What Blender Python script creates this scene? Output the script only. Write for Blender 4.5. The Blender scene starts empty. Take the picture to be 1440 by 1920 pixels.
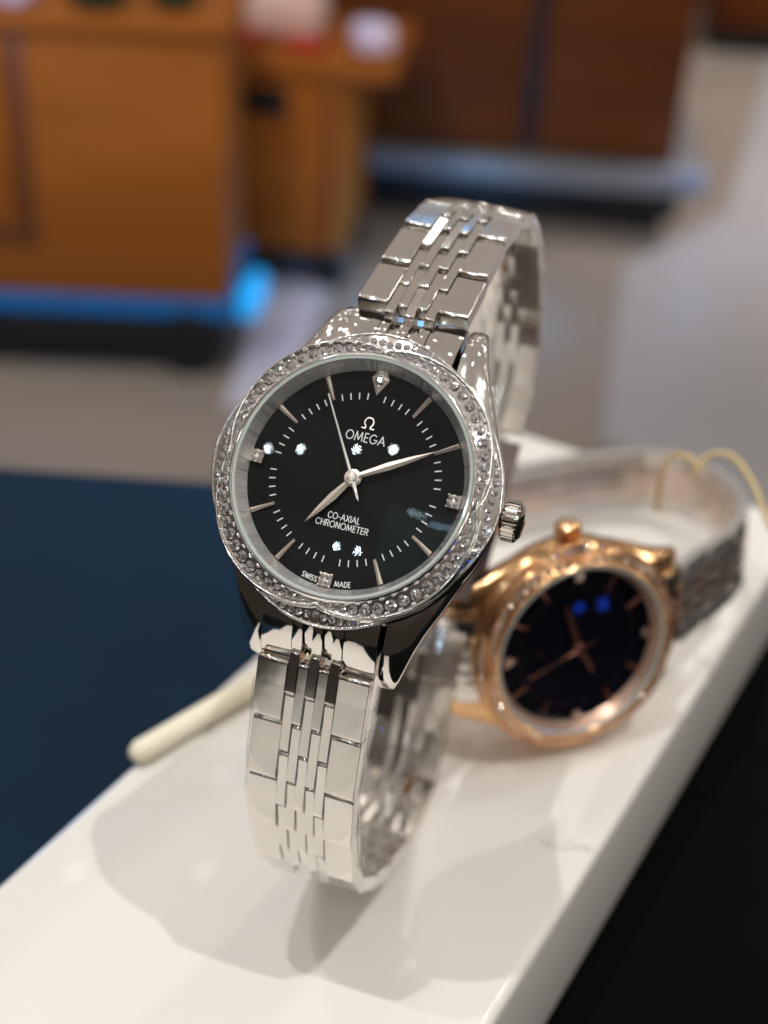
import bpy, bmesh, math, random
from mathutils import Matrix, Vector
from math import sin, cos, pi, radians, sqrt, atan2, hypot
random.seed(7)
MM = 0.001
scene = bpy.context.scene
col = scene.collection

# ------------------------------------------------------------------ camera, world, lamps, exposure
W = Matrix(((0.8591385, -0.3075391, 0.4090242), (0.5094468, 0.4383612, -0.7404751), (0.0484247, 0.8445467, 0.5332878)))
CAM = Vector((66.398, -112.715, 150.015))
cd = bpy.data.cameras.new('camera'); cam = bpy.data.objects.new('camera', cd); col.objects.link(cam)
cam.matrix_world = Matrix.Translation(CAM * MM) @ W.to_4x4()
cd.sensor_fit = 'VERTICAL'; cd.sensor_height = 36; cd.lens = 2500 * 36 / 1920
cd.clip_start = 0.01; cd.clip_end = 60
cd.dof.use_dof = True; cd.dof.focus_distance = 0.1525; cd.dof.aperture_fstop = cd.lens / 3.6
scene.camera = cam
scene.view_settings.view_transform = 'Standard'
scene.view_settings.look = 'None'
scene.view_settings.exposure = 0.16
scene.view_settings.gamma = 1.0
try:
    scene.cycles.use_denoising = True
    scene.cycles.max_bounces = 10; scene.cycles.transparent_max_bounces = 24
    scene.cycles.sample_clamp_indirect = 6
    scene.cycles.blur_glossy = 0.3
    scene.cycles.caustics_refractive = False
except Exception:
    pass

def build_world():
    w = bpy.data.worlds.new("World"); scene.world = w; w.use_nodes = True
    nt = w.node_tree; N = nt.nodes; L = nt.links
    bg = N['Background']
    # the dim shop all round: dark towards the photographer, pale ceiling, lighter aisle behind the watches
    tc = N.new('ShaderNodeTexCoord'); sep = N.new('ShaderNodeSeparateXYZ'); L.new(tc.outputs['Generated'], sep.inputs[0])
    m1 = N.new('ShaderNodeMath'); m1.operation = 'MULTIPLY_ADD'; m1.inputs[1].default_value = .38
    L.new(sep.outputs['Y'], m1.inputs[0]); L.new(sep.outputs['Z'], m1.inputs[2])
    no = N.new('ShaderNodeTexNoise'); no.inputs['Scale'].default_value = 2.1; no.inputs['Detail'].default_value = 2
    L.new(tc.outputs['Generated'], no.inputs['Vector'])
    m2 = N.new('ShaderNodeMath'); m2.operation = 'MULTIPLY_ADD'; m2.inputs[1].default_value = .5
    L.new(no.outputs['Fac'], m2.inputs[0]); L.new(m1.outputs[0], m2.inputs[2])
    r = N.new('ShaderNodeValToRGB'); L.new(m2.outputs[0], r.inputs[0])
    e = r.color_ramp.elements
    e[0].position = 0.12; e[0].color = (.03, .024, .02, 1)
    e[1].position = 1.0; e[1].color = (.34, .30, .27, 1)
    for p, c in ((.32, (.06, .048, .04, 1)), (.40, (.13, .105, .08, 1)), (.62, (.12, .098, .076, 1)), (.70, (.27, .24, .205, 1)), (.86, (.36, .33, .30, 1)), (.9, (.24, .21, .18, 1))):
        k = r.color_ramp.elements.new(p); k.color = c
    L.new(r.outputs[0], bg.inputs['Color']); bg.inputs['Strength'].default_value = 1.0
build_world()

def lamp(name, loc, power, radius=.03, color=(1, .95, .88), target=None, size=None):
    ld = bpy.data.lights.new(name, 'SPOT' if target else 'POINT'); ld.energy = power; ld.color = color
    ld.shadow_soft_size = radius
    o = bpy.data.objects.new(name, ld); col.objects.link(o); o.location = loc
    if target:
        o.rotation_euler = (Vector(target) - Vector(loc)).to_track_quat('-Z', 'Y').to_euler()
        ld.spot_size = radians(size or 60); ld.spot_blend = .6
    return o
HEAD = Vector((0, 0, .0718))
def on_dir(d, dist): return HEAD + Vector(d).normalized() * dist
lamp('key_downlight', on_dir((.30, .045, 1), 1.8), 33, .009, (1, .98, .94))
lamp('key_downlight', on_dir((-.167, -.125, 1), 1.8), 31, .009, (1, .99, .97))
lamp('key_downlight', on_dir((-.39, -.17, 1), 1.8), 15, .009, (1, .97, .93))
for d, e_ in (((.90, .37, .06), 2.6), ((.97, -.05, .20), 2.2), ((.72, .72, .18), 2.2), ((.85, -.35, .30), 2.0)):
    lamp('ring_streak_lamp', on_dir(d, 1.3), e_, .07, (1, .95, .88))  # low lamps added at the right to put bright streaks on the inner ring
def panel(name, d, dist, w, h, power, color):
    ld = bpy.data.lights.new(name, 'AREA'); ld.shape = 'RECTANGLE'; ld.size = w; ld.size_y = h; ld.energy = power; ld.color = color
    o = bpy.data.objects.new(name, ld); col.objects.link(o); o.location = on_dir(d, dist)
    o.rotation_euler = (HEAD - o.location).to_track_quat('-Z', 'Y').to_euler()
panel('teal_screen', (.15, -.768, .622), 1.6, .44, .38, .16, (.25, .75, .80))
panel('teal_screen', (.10, -.709, .70), 1.58, .09, .025, .06, (.6, .9, 1))
panel('teal_screen', (.185, -.705, .684), 1.58, .12, .025, .06, (.5, .75, 1))
for d in ((-.44, -.613, .656), (-.341, -.62, .706), (-.169, -.607, .776), (-.056, -.583, .811)):
    lamp('ceiling_and_glint_lamp', on_dir(d, 1.5 / d[2]), 2.4, .022, (.80, .93, 1))
for d in ((-.114, -.823, .557), (-.042, -.823, .566)):
    lamp('ceiling_and_glint_lamp', on_dir(d, 1.5 / d[2]), 3, .025, (.75, .90, 1))
# rows of small unseen ceiling lamps, added to put glints in metal and stones
rl = random.Random(5)
for ix in range(-4, 5):
    for iy in range(-3, 6):
        p_ = Vector((ix * .62 + rl.uniform(-.12, .12) + .1, iy * .62 + rl.uniform(-.12, .12) + .2, 1.75 + rl.uniform(-.1, .25)))
        d_ = (p_ - HEAD).normalized()
        if d_.y < -.38 and d_.x < .32 and d_.x > -.72: continue      # the lamps listed above hang here
        lamp('ceiling_and_glint_lamp', p_, .55, .022, rl.choice([(1, .93, .82), (1, .97, .93), (.85, .93, 1)]))
C2 = Vector((.0138, .0522, .0186))
for d, e_ in (((.965, -.238, -.114), .014), ((.984, -.128, -.125), .02)): lamp('blue_spot', C2 + Vector(d) * .29, e_, .007, (.02, .10, 1))
lamp('back_fill', (.35, 1.0, 1.1), 8, .04, (1, .93, .85))  # fill added behind the watches for highlights on the link ends
lamp('side_fill', (-.9, .25, 1.2), 5, .03, (1, .93, .86))  # unseen fill added on the left
lamp('cart_fill_spot', (-.7, .3, .6), 22, .05, (1, .90, .76), (-1.2, 1.6, -.5), 55)  # spot added to light the wooden cabinets
lamp('aisle_downlight', (.3, 3.6, 1.6), 220, .05, (.98, .96, 1), (-.5, 3.9, -.76), 95)
lamp('blue_sign_lamp', (-.9, 1.8, 1.0), 1.6, .045, (.08, .42, 1))
lamp('blue_lamp', (-.86, 1.74, -.70), 2.4, .04, (.08, .4, 1))
lamp('blue_lamp', (-1.30, 2.10, -.66), 1.2, .04, (.08, .4, 1))
lamp('blue_lamp', (-.62, 2.30, -.60), .25, .04, (.12, .35, 1))
lamp('blue_lamp', (-.95, .55, -.15), 4.5, .05, (.06, .40, 1))

# ------------------------------------------------------------------ materials
def mat(name, color, metallic=0, rough=.5, trans=0, ior=1.45, emit=None, noise=None, bump=None, coat=0, aniso=0):
    m = bpy.data.materials.new(name); m.use_nodes = True
    nt = m.node_tree; N = nt.nodes; L = nt.links; b = N['Principled BSDF']
    b.inputs['Base Color'].default_value = (*color, 1); b.inputs['Metallic'].default_value = metallic
    b.inputs['Roughness'].default_value = rough; b.inputs['Transmission Weight'].default_value = trans
    b.inputs['IOR'].default_value = ior; b.inputs['Coat Weight'].default_value = coat
    b.inputs['Anisotropic'].default_value = aniso
    if emit:
        b.inputs['Emission Color'].default_value = (*emit[0], 1); b.inputs['Emission Strength'].default_value = emit[1]
    if noise:      # (scale, other colour, roughness spread, stretch)
        tc = N.new('ShaderNodeTexCoord'); mp = N.new('ShaderNodeMapping'); L.new(tc.outputs['Object'], mp.inputs[0])
        mp.inputs['Scale'].default_value = noise[3] if len(noise) > 3 else (1, 1, 1)
        n = N.new('ShaderNodeTexNoise'); n.inputs['Scale'].default_value = noise[0]; n.inputs['Detail'].default_value = 5
        L.new(mp.outputs[0], n.inputs['Vector'])
        mx = N.new('ShaderNodeMix'); mx.data_type = 'RGBA'; mx.inputs[6].default_value = (*color, 1); mx.inputs[7].default_value = (*noise[1], 1)
        cr = N.new('ShaderNodeMapRange'); cr.inputs[1].default_value = .35; cr.inputs[2].default_value = .65
        L.new(n.outputs['Fac'], cr.inputs[0]); L.new(cr.outputs[0], mx.inputs[0]); L.new(mx.outputs[2], b.inputs['Base Color'])
        if len(noise) > 2 and noise[2]:
            mr = N.new('ShaderNodeMapRange'); mr.inputs[3].default_value = max(0, rough - noise[2]); mr.inputs[4].default_value = rough + noise[2]
            L.new(n.outputs['Fac'], mr.inputs[0]); L.new(mr.outputs[0], b.inputs['Roughness'])
    if bump:       # (scale, strength, distance, stretch)
        tc = N.new('ShaderNodeTexCoord'); mp = N.new('ShaderNodeMapping'); L.new(tc.outputs['Object'], mp.inputs[0])
        mp.inputs['Scale'].default_value = bump[3] if len(bump) > 3 else (1, 1, 1)
        n = N.new('ShaderNodeTexNoise'); n.inputs['Scale'].default_value = bump[0]; n.inputs['Detail'].default_value = 3
        L.new(mp.outputs[0], n.inputs['Vector'])
        bp = N.new('ShaderNodeBump'); bp.inputs['Strength'].default_value = bump[1]; bp.inputs['Distance'].default_value = bump[2]
        L.new(n.outputs['Fac'], bp.inputs['Height']); L.new(bp.outputs[0], b.inputs['Normal'])
    return m

def clear_mat(name, tint=(1, 1, 1), ior=1.45, milk=0.0, rough=.03, bump=None, boost=1.0):
    m = bpy.data.materials.new(name); m.use_nodes = True
    nt = m.node_tree; N = nt.nodes; L = nt.links; N.clear()
    out = N.new('ShaderNodeOutputMaterial'); t = N.new('ShaderNodeBsdfTransparent'); t.inputs[0].default_value = (*tint, 1)
    g = N.new('ShaderNodeBsdfGlossy'); g.inputs['Roughness'].default_value = rough; g.inputs['Color'].default_value = (1, 1, 1, 1)
    fr = N.new('ShaderNodeFresnel'); fr.inputs[0].default_value = ior
    mu = N.new('ShaderNodeMath'); mu.operation = 'MULTIPLY'; mu.inputs[1].default_value = boost; mu.use_clamp = True
    # a thin pane: the light leaves it as it came in, so only its outer side reflects
    gm = N.new('ShaderNodeNewGeometry'); iv = N.new('ShaderNodeMath'); iv.operation = 'SUBTRACT'; iv.inputs[0].default_value = 1; L.new(gm.outputs['Backfacing'], iv.inputs[1])
    fm = N.new('ShaderNodeMath'); fm.operation = 'MULTIPLY'; L.new(fr.outputs[0], fm.inputs[0]); L.new(iv.outputs[0], fm.inputs[1])
    L.new(fm.outputs[0], mu.inputs[0])
    mx = N.new('ShaderNodeMixShader'); L.new(mu.outputs[0], mx.inputs[0]); L.new(t.outputs[0], mx.inputs[1]); L.new(g.outputs[0], mx.inputs[2])
    last = mx
    if milk:
        d = N.new('ShaderNodeBsdfDiffuse'); d.inputs[0].default_value = (.90, .87, .81, 1)
        m2 = N.new('ShaderNodeMixShader'); m2.inputs[0].default_value = milk
        L.new(mx.outputs[0], m2.inputs[1]); L.new(d.outputs[0], m2.inputs[2]); last = m2
    L.new(last.outputs[0], out.inputs[0])
    if bump:
        tc = N.new('ShaderNodeTexCoord'); n = N.new('ShaderNodeTexNoise'); n.inputs['Scale'].default_value = bump[0]
        mp = N.new('ShaderNodeMapping'); mp.inputs['Scale'].default_value = bump[3]
        L.new(tc.outputs['Object'], mp.inputs[0]); L.new(mp.outputs[0], n.inputs['Vector'])
        bp = N.new('ShaderNodeBump'); bp.inputs['Strength'].default_value = bump[1]; bp.inputs['Distance'].default_value = bump[2]
        L.new(n.outputs['Fac'], bp.inputs['Height']); L.new(bp.outputs[0], g.inputs['Normal']); L.new(bp.outputs[0], fr.inputs['Normal'])
    return m

def gem_mat(name, tint):
    m = bpy.data.materials.new(name); m.use_nodes = True
    nt = m.node_tree; N = nt.nodes; L = nt.links; N.clear()
    out = N.new('ShaderNodeOutputMaterial')
    tc = N.new('ShaderNodeTexCoord'); vo = N.new('ShaderNodeTexVoronoi'); vo.inputs['Scale'].default_value = 2600
    L.new(tc.outputs['Object'], vo.inputs['Vector'])
    sb = N.new('ShaderNodeVectorMath'); sb.operation = 'SUBTRACT'; sb.inputs[1].default_value = (.5, .5, .5); L.new(vo.outputs['Color'], sb.inputs[0])
    sc_ = N.new('ShaderNodeVectorMath'); sc_.operation = 'SCALE'; sc_.inputs['Scale'].default_value = .9; L.new(sb.outputs[0], sc_.inputs[0])
    ge = N.new('ShaderNodeNewGeometry'); ad = N.new('ShaderNodeVectorMath'); ad.operation = 'ADD'; L.new(ge.outputs['Normal'], ad.inputs[0]); L.new(sc_.outputs[0], ad.inputs[1])
    nm = N.new('ShaderNodeVectorMath'); nm.operation = 'NORMALIZE'; L.new(ad.outputs[0], nm.inputs[0])
    gl = N.new('ShaderNodeBsdfGlass'); gl.inputs['IOR'].default_value = 2.2; gl.inputs['Roughness'].default_value = .0; gl.inputs['Color'].default_value = (*tint, 1)
    g = N.new('ShaderNodeBsdfGlossy'); g.inputs['Roughness'].default_value = .04; g.inputs['Color'].default_value = (*tint, 1)
    L.new(nm.outputs[0], g.inputs['Normal'])
    mx = N.new('ShaderNodeMixShader'); mx.inputs[0].default_value = .72
    L.new(gl.outputs[0], mx.inputs[1]); L.new(g.outputs[0], mx.inputs[2])
    d = N.new('ShaderNodeBsdfDiffuse'); d.inputs[0].default_value = (*tint, 1)
    m2 = N.new('ShaderNodeMixShader'); m2.inputs[0].default_value = .05
    L.new(mx.outputs[0], m2.inputs[1]); L.new(d.outputs[0], m2.inputs[2]); L.new(m2.outputs[0], out.inputs[0])
    return m

M = {}
M['steel'] = mat('polished_steel', (.80, .765, .72), 1, .07, noise=(400, (.76, .725, .68), .02), bump=(90, .07, .0002))
M['link_steel'] = mat('polished_link_steel', (.82, .775, .725), 1, .10, noise=(160, (.77, .735, .69), .07), bump=(110, .10, .0003))
M['inner_steel'] = mat('brushed_steel', (.70, .66, .62), 1, .33, bump=(900, .2, .0001, (1, .05, 1)))
M['rehaut'] = mat('sunray_brushed_steel', (.97, .96, .94), .72, .27, noise=(60, (.50, .50, .50), .05), aniso=.6)
def radial_brush(m):
    nt = m.node_tree; b = nt.nodes['Principled BSDF']; t = nt.nodes.new('ShaderNodeTangent'); t.direction_type = 'RADIAL'; t.axis = 'Z'
    nt.links.new(t.outputs[0], b.inputs['Tangent']); b.inputs['Anisotropic Rotation'].default_value = .25
    # fine radial brushing that changes with the angle round the ring
    tc = nt.nodes.new('ShaderNodeTexCoord'); sp = nt.nodes.new('ShaderNodeSeparateXYZ'); nt.links.new(tc.outputs['Object'], sp.inputs[0])
    at = nt.nodes.new('ShaderNodeMath'); at.operation = 'ARCTAN2'; nt.links.new(sp.outputs['X'], at.inputs[0]); nt.links.new(sp.outputs['Y'], at.inputs[1])
    cb = nt.nodes.new('ShaderNodeCombineXYZ'); nt.links.new(at.outputs[0], cb.inputs['X'])
    no = nt.nodes.new('ShaderNodeTexNoise'); no.inputs['Scale'].default_value = 7; no.inputs['Detail'].default_value = 6; nt.links.new(cb.outputs[0], no.inputs['Vector'])
    bp = nt.nodes.new('ShaderNodeBump'); bp.inputs['Strength'].default_value = 1.0; bp.inputs['Distance'].default_value = .0012
    nt.links.new(no.outputs['Fac'], bp.inputs['Height']); nt.links.new(bp.outputs[0], b.inputs['Normal'])
radial_brush(M['rehaut'])
M['dial'] = mat('black_enamel', (.0025, .0032, .0032), 0, .5, noise=(40, (.004, .0055, .0055), .02))
for k_ in ('dial',):
    M[k_].node_tree.nodes['Principled BSDF'].inputs['Specular IOR Level'].default_value = .12
M['white'] = mat('white_print', (.80, .81, .80), 0, .5)
M['gasket'] = mat('pale_gasket', (.52, .56, .53), 0, .15, coat=.5)
M['hand'] = mat('polished_hand_steel', (.92, .80, .70), .7, .26)
M['bezel'] = mat('bright_bezel_steel', (.93, .90, .87), 1, .12, noise=(500, (.88, .85, .82), .04))
M['bead'] = mat('bright_bead_steel', (.96, .94, .92), .85, .2, noise=(900, (.90, .88, .86), .05))
M['crystal'] = clear_mat('crystal_glass', ior=1.34, rough=.0)
M['crystal_low'] = clear_mat('crystal_underside', ior=1.001, rough=.0)
M['gem'] = gem_mat('clear_gem', (.97, .94, .96))
M['gem_rose'] = gem_mat('rose_lit_gem', (1, .86, .76))  # clear stone; the reflection of the rose gold is put into its tint
M['film'] = clear_mat('clear_film', (.97, .97, .97), 1.35, .07, .06, (160, .5, .0006, (1, 1, .5)), 1.3)
M['rose'] = mat('polished_rose_gold', (.95, .60, .32), 1, .17, noise=(300, (.92, .56, .29), .03), bump=(120, .08, .0002))
M['clasp'] = mat('dark_clasp_steel', (.24, .19, .18), 1, .4, noise=(200, (.20, .16, .15), .05))
M['rose_link'] = mat('pale_rose_links', (.80, .56, .42), 1, .16, noise=(300, (.76, .53, .40), .03))
M['seconds'] = mat('bright_seconds_steel', (.95, .93, .89), .2, .35, noise=(200, (.88, .86, .82), .05))
M['rose_hand'] = mat('rose_gold_hand', (.30, .13, .09), 1, .3)
M['blue_dial'] = mat('blue_black_enamel', (.002, .002, .006), 0, .5)
M['blue_dial'].node_tree.nodes['Principled BSDF'].inputs['Specular IOR Level'].default_value = .1
M['rose_rehaut'] = mat('brushed_rose_steel', (.62, .40, .30), .6, .35)
M['satin_link'] = mat('satin_link_steel', (.72, .68, .64), .9, .36, noise=(300, (.66, .62, .58), .06))
M['dark_steel'] = mat('bracelet_side_steel', (.42, .39, .36), 1, .25)
M['box'] = mat('off_white_laminate', (.78, .75, .705), 0, .30, noise=(14, (.765, .735, .69), .06), bump=(45, .12, .0005), coat=.12)
M['black_table'] = mat('black_table_top', (.0025, .003, .003), 0, .7, noise=(8, (.004, .005, .005), .05))
M['mat'] = mat('navy_mat', (.002, .020, .052), 0, .5, noise=(9, (.003, .014, .030), .1), bump=(1800, .3, .0003))
M['black_table'].node_tree.nodes['Principled BSDF'].inputs['Specular IOR Level'].default_value = .02
for k_ in ('mat',): M[k_].node_tree.nodes['Principled BSDF'].inputs['Specular IOR Level'].default_value = .12
M['scrap'] = clear_mat('film_scrap', (.99, .99, .99), 1.3, .30, .2, (300, .8, .001, (1, 1, 1)), 1.5)
M['stick'] = mat('cream_plastic', (.86, .80, .64), 0, .35, noise=(60, (.83, .76, .58), .05))
M['string'] = mat('golden_string', (.72, .54, .26), 0, .4, bump=(1500, .5, .0003))
M['wood'] = mat('orange_brown_wood', (.33, .10, .014), 0, .6, noise=(2.2, (.27, .08, .010), .05, (1, 1, 5)))
M['wood_dark'] = mat('red_brown_wood', (.13, .033, .004), 0, .6, noise=(2.5, (.095, .024, .003), .05, (1, 1, 5)))
for k_ in ('wood', 'wood_dark'): M[k_].node_tree.nodes['Principled BSDF'].inputs['Specular IOR Level'].default_value = .15
M['wood_edge'] = mat('brown_wood_frame', (.15, .045, .012), 0, .45, noise=(3, (.12, .035, .010), .05))
M['black'] = mat('black_plastic', (.004, .004, .005), 0, .5, noise=(20, (.007, .007, .008), .05))
M['gray'] = mat('grey_metal_base', (.22, .21, .21), .2, .4, noise=(5, (.18, .18, .18), .1))
M['blue_strip'] = mat('blue_base_strip', (.006, .05, .17), 0, .4, emit=((.0, .05, .14), 1.0), noise=(6, (.005, .04, .14), .05))
M['floor'] = mat('beige_floor', (.29, .235, .19), 0, .4, noise=(1.3, (.25, .205, .165), .06), bump=(14, .1, .002))
M['floor_sheen'] = mat('pale_floor_sheen', (.38, .355, .35), 0, .45, noise=(1.6, (.34, .315, .30), .06))  # paler floor colour that holds a soft grey-lavender reflection
M['strip'] = mat('lavender_floor_strip', (.55, .52, .58), 0, .4, noise=(3, (.50, .47, .52), .05))
M['green'] = mat('dark_green_glaze', (.006, .05, .03), 0, .2, noise=(12, (.004, .03, .02), .05))
M['cream_cloth'] = mat('cream_cloth', (.60, .50, .42), 0, .8, noise=(12, (.66, .42, .38), .05))
M['red'] = mat('red_cloth', (.50, .02, .01), 0, .6, noise=(15, (.40, .02, .012), .05))
M['lavender'] = mat('lavender_film', (.62, .60, .92), 0, .2, noise=(15, (.75, .62, .75), .05))
M['cyan_glow'] = mat('cyan_lamp_glow', (.02, .3, .7), 0, .3, emit=((.0, .26, .62), .8))

# ------------------------------------------------------------------ helpers
def mesh_obj(name, verts, faces, material, parent=None, smooth=35, loc=None, mm=True, mats=None, mi=None):
    me = bpy.data.meshes.new(name)
    s = MM if mm else 1
    me.from_pydata([(v[0] * s, v[1] * s, v[2] * s) for v in verts], [], faces)
    for m in (mats or [material]): me.materials.append(m)
    if mi: me.polygons.foreach_set('material_index', mi)
    bm = bmesh.new(); bm.from_mesh(me); bmesh.ops.recalc_face_normals(bm, faces=bm.faces); bm.to_mesh(me); bm.free()
    if smooth:
        me.polygons.foreach_set('use_smooth', [True] * len(me.polygons)); me.set_sharp_from_angle(angle=radians(smooth))
    o = bpy.data.objects.new(name, me); col.objects.link(o)
    if parent: o.parent = parent
    if loc: o.location = Vector(loc) * MM
    return o

def bm_mesh(name, bm, material, smooth=35):
    me = bpy.data.meshes.new(name); bmesh.ops.recalc_face_normals(bm, faces=bm.faces); bm.to_mesh(me); bm.free()
    me.materials.append(material)
    if smooth:
        me.polygons.foreach_set('use_smooth', [True] * len(me.polygons)); me.set_sharp_from_angle(angle=radians(smooth))
    return me

def box_mesh(name, sx, sy, sz, ch, material, seg=2, mm=True, smooth=40):
    s = MM if mm else 1
    bm = bmesh.new(); bmesh.ops.create_cube(bm, size=1)
    for v in bm.verts: v.co = Vector((v.co.x * sx * s, v.co.y * sy * s, v.co.z * sz * s))
    if ch: bmesh.ops.bevel(bm, geom=bm.edges[:], offset=ch * s, segments=seg, affect='EDGES', profile=.5)
    return bm_mesh(name, bm, material, smooth)

def link_mesh(name, w, l, th, m, end_r=.55, side=.06):
    # side profile with rounded ends, drawn out across the bracelet
    prof = []
    for cy, cz, a0, rr in ((l / 2 - end_r, th / 2 - end_r, 0, end_r), (-l / 2 + end_r, th / 2 - end_r, 90, end_r), (-l / 2 + .2, -th / 2 + .2, 180, .2), (l / 2 - .2, -th / 2 + .2, 270, .2)):
        for k in range(4):
            q = radians(a0 + 30 * k); prof.append((cy + rr * cos(q), cz + rr * sin(q)))
    V = []; F = []; n = len(prof)
    for x, ins in ((-w / 2, side), (-w / 2 + side, 0), (w / 2 - side, 0), (w / 2, side)):
        for y, z in prof: V.append((x, y * (1 - 2 * ins / l), z * (1 - 2 * ins / th)))
    for i in range(3):
        for k in range(n): F.append((i * n + k, i * n + (k + 1) % n, (i + 1) * n + (k + 1) % n, (i + 1) * n + k))
    F.append(tuple(range(n))); F.append(tuple(3 * n + k for k in range(n)))
    me = bpy.data.meshes.new(name); me.from_pydata([(x * MM, y * MM, z * MM) for x, y, z in V], [], F); me.materials.append(m)
    bm = bmesh.new(); bm.from_mesh(me); bmesh.ops.recalc_face_normals(bm, faces=bm.faces); bm.to_mesh(me); bm.free()
    return me

def flat_crown(me):
    # broad faces keep their own normal; only the rounded edges turn
    best = {}
    for p in me.polygons:
        for v in p.vertices:
            if v not in best or p.area > best[v][0] * 1.5: best[v] = (p.area, p.normal.copy())
    big = max(p.area for p in me.polygons)
    nr = []
    for v in me.vertices:
        a, n = best[v.index]
        nr.append(n if a > big * .12 else v.normal.copy())
    me.polygons.foreach_set('use_smooth', [True] * len(me.polygons))
    me.normals_split_custom_set_from_vertices(nr)
    return me

def inst(name, me, parent=None, M4=None):
    o = bpy.data.objects.new(name, me); col.objects.link(o)
    if parent: o.parent = parent
    if M4 is not None: o.matrix_basis = M4
    return o

def empty(name, label, cat, M4, group=None):
    o = bpy.data.objects.new(name, None); col.objects.link(o); o.matrix_world = M4
    o.empty_display_size = .01
    o['label'] = label; o['category'] = cat
    if group: o['group'] = group
    return o

def tag(o, label, cat, group=None):
    o['label'] = label; o['category'] = cat
    if group: o['group'] = group
    return o

def lathe(profile, segs=96, closed=False):
    V = []; F = []; n = len(profile)
    for i in range(segs):
        a = 2 * pi * i / segs
        for r, z in profile: V.append((r * sin(a), r * cos(a), z))
    for i in range(segs):
        j = (i + 1) % segs
        for k in range(n - 1 + (1 if closed else 0)):
            k2 = (k + 1) % n
            F.append((i * n + k, i * n + k2, j * n + k2, j * n + k))
    return V, F

def frame4(loc, X, Y, Z, scale=(1, 1, 1)):
    m = Matrix((X, Y, Z)).transposed()
    m = m @ Matrix.Diagonal(Vector(scale))
    return Matrix.Translation(Vector(loc) * MM) @ m.to_4x4()

def tube(pts, r, segs=8, r_end=None):
    V = []; F = []
    pts = [Vector(p) for p in pts]; n = len(pts)
    up = Vector((0, 0, 1))
    for i, p in enumerate(pts):
        t = (pts[min(i + 1, n - 1)] - pts[max(i - 1, 0)]).normalized()
        a = t.cross(up)
        if a.length < 1e-3: a = t.cross(Vector((0, 1, 0)))
        a.normalize(); b = t.cross(a)
        rr = r[i] if isinstance(r, (list, tuple)) else r
        for k in range(segs):
            q = 2 * pi * k / segs
            V.append(p + a * cos(q) * rr + b * sin(q) * rr)
    for i in range(n - 1):
        for k in range(segs):
            k2 = (k + 1) % segs
            F.append((i * segs + k, i * segs + k2, (i + 1) * segs + k2, (i + 1) * segs + k))
    F.append(tuple(range(segs))[::-1]); F.append(tuple((n - 1) * segs + k for k in range(segs)))
    return V, F

def catmull(P, sub=14):
    out = []
    n = len(P)
    for i in range(n - 1):
        p0 = P[max(i - 1, 0)]; p1 = P[i]; p2 = P[i + 1]; p3 = P[min(i + 2, n - 1)]
        for k in range(sub):
            t = k / sub
            out.append(tuple(.5 * ((2 * b) + (-a + c) * t + (2 * a - 5 * b + 4 * c - d) * t * t + (-a + 3 * b - 3 * c + d) * t ** 3)
                             for a, b, c, d in zip(p0, p1, p2, p3)))
    out.append(tuple(P[-1])); return out

class Path:
    def __init__(s, nodes):
        s.p = catmull(nodes); s.s = [0]
        for a, b in zip(s.p, s.p[1:]): s.s.append(s.s[-1] + hypot(b[0] - a[0], b[1] - a[1]))
        s.L = s.s[-1]
    def at(s, x):
        x = max(0, min(s.L - 1e-6, x)); lo, hi = 0, len(s.s) - 1
        while hi - lo > 1:
            m = (lo + hi) // 2
            if s.s[m] <= x: lo = m
            else: hi = m
        t = (x - s.s[lo]) / max(1e-9, s.s[hi] - s.s[lo])
        return tuple(a + (b - a) * t for a, b in zip(s.p[lo], s.p[hi]))
    def fr(s, x, h=1.6):
        a = s.at(x - h); b = s.at(x + h); c = s.at(x)
        d = Vector((0, b[0] - a[0], b[1] - a[1])).normalized()
        return c, d, Vector((0, -d.z, d.y))

# ------------------------------------------------------------------ lettering
def strokes(name, polys, w, material, parent, z=.03, thick=.03):
    V = []; F = []
    for pl in polys:
        for (x0, y0), (x1, y1) in zip(pl, pl[1:]):
            d = Vector((x1 - x0, y1 - y0)); L = d.length
            if L < 1e-6: continue
            d /= L; n = Vector((-d.y, d.x)) * w / 2; e = d * w * .32
            q = [(x0 - e.x + n.x, y0 - e.y + n.y), (x0 - e.x - n.x, y0 - e.y - n.y), (x1 + e.x - n.x, y1 + e.y - n.y), (x1 + e.x + n.x, y1 + e.y + n.y)]
            b = len(V); zz = z + thick + random.random() * .004
            V += [(a, c, z) for a, c in q] + [(a, c, zz) for a, c in q]
            F += [(b, b + 1, b + 2, b + 3), (b + 7, b + 6, b + 5, b + 4)] + [(b + i, b + (i + 1) % 4, b + 4 + (i + 1) % 4, b + 4 + i) for i in range(4)]
    return mesh_obj(name, V, F, material, parent, smooth=0)

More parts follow.
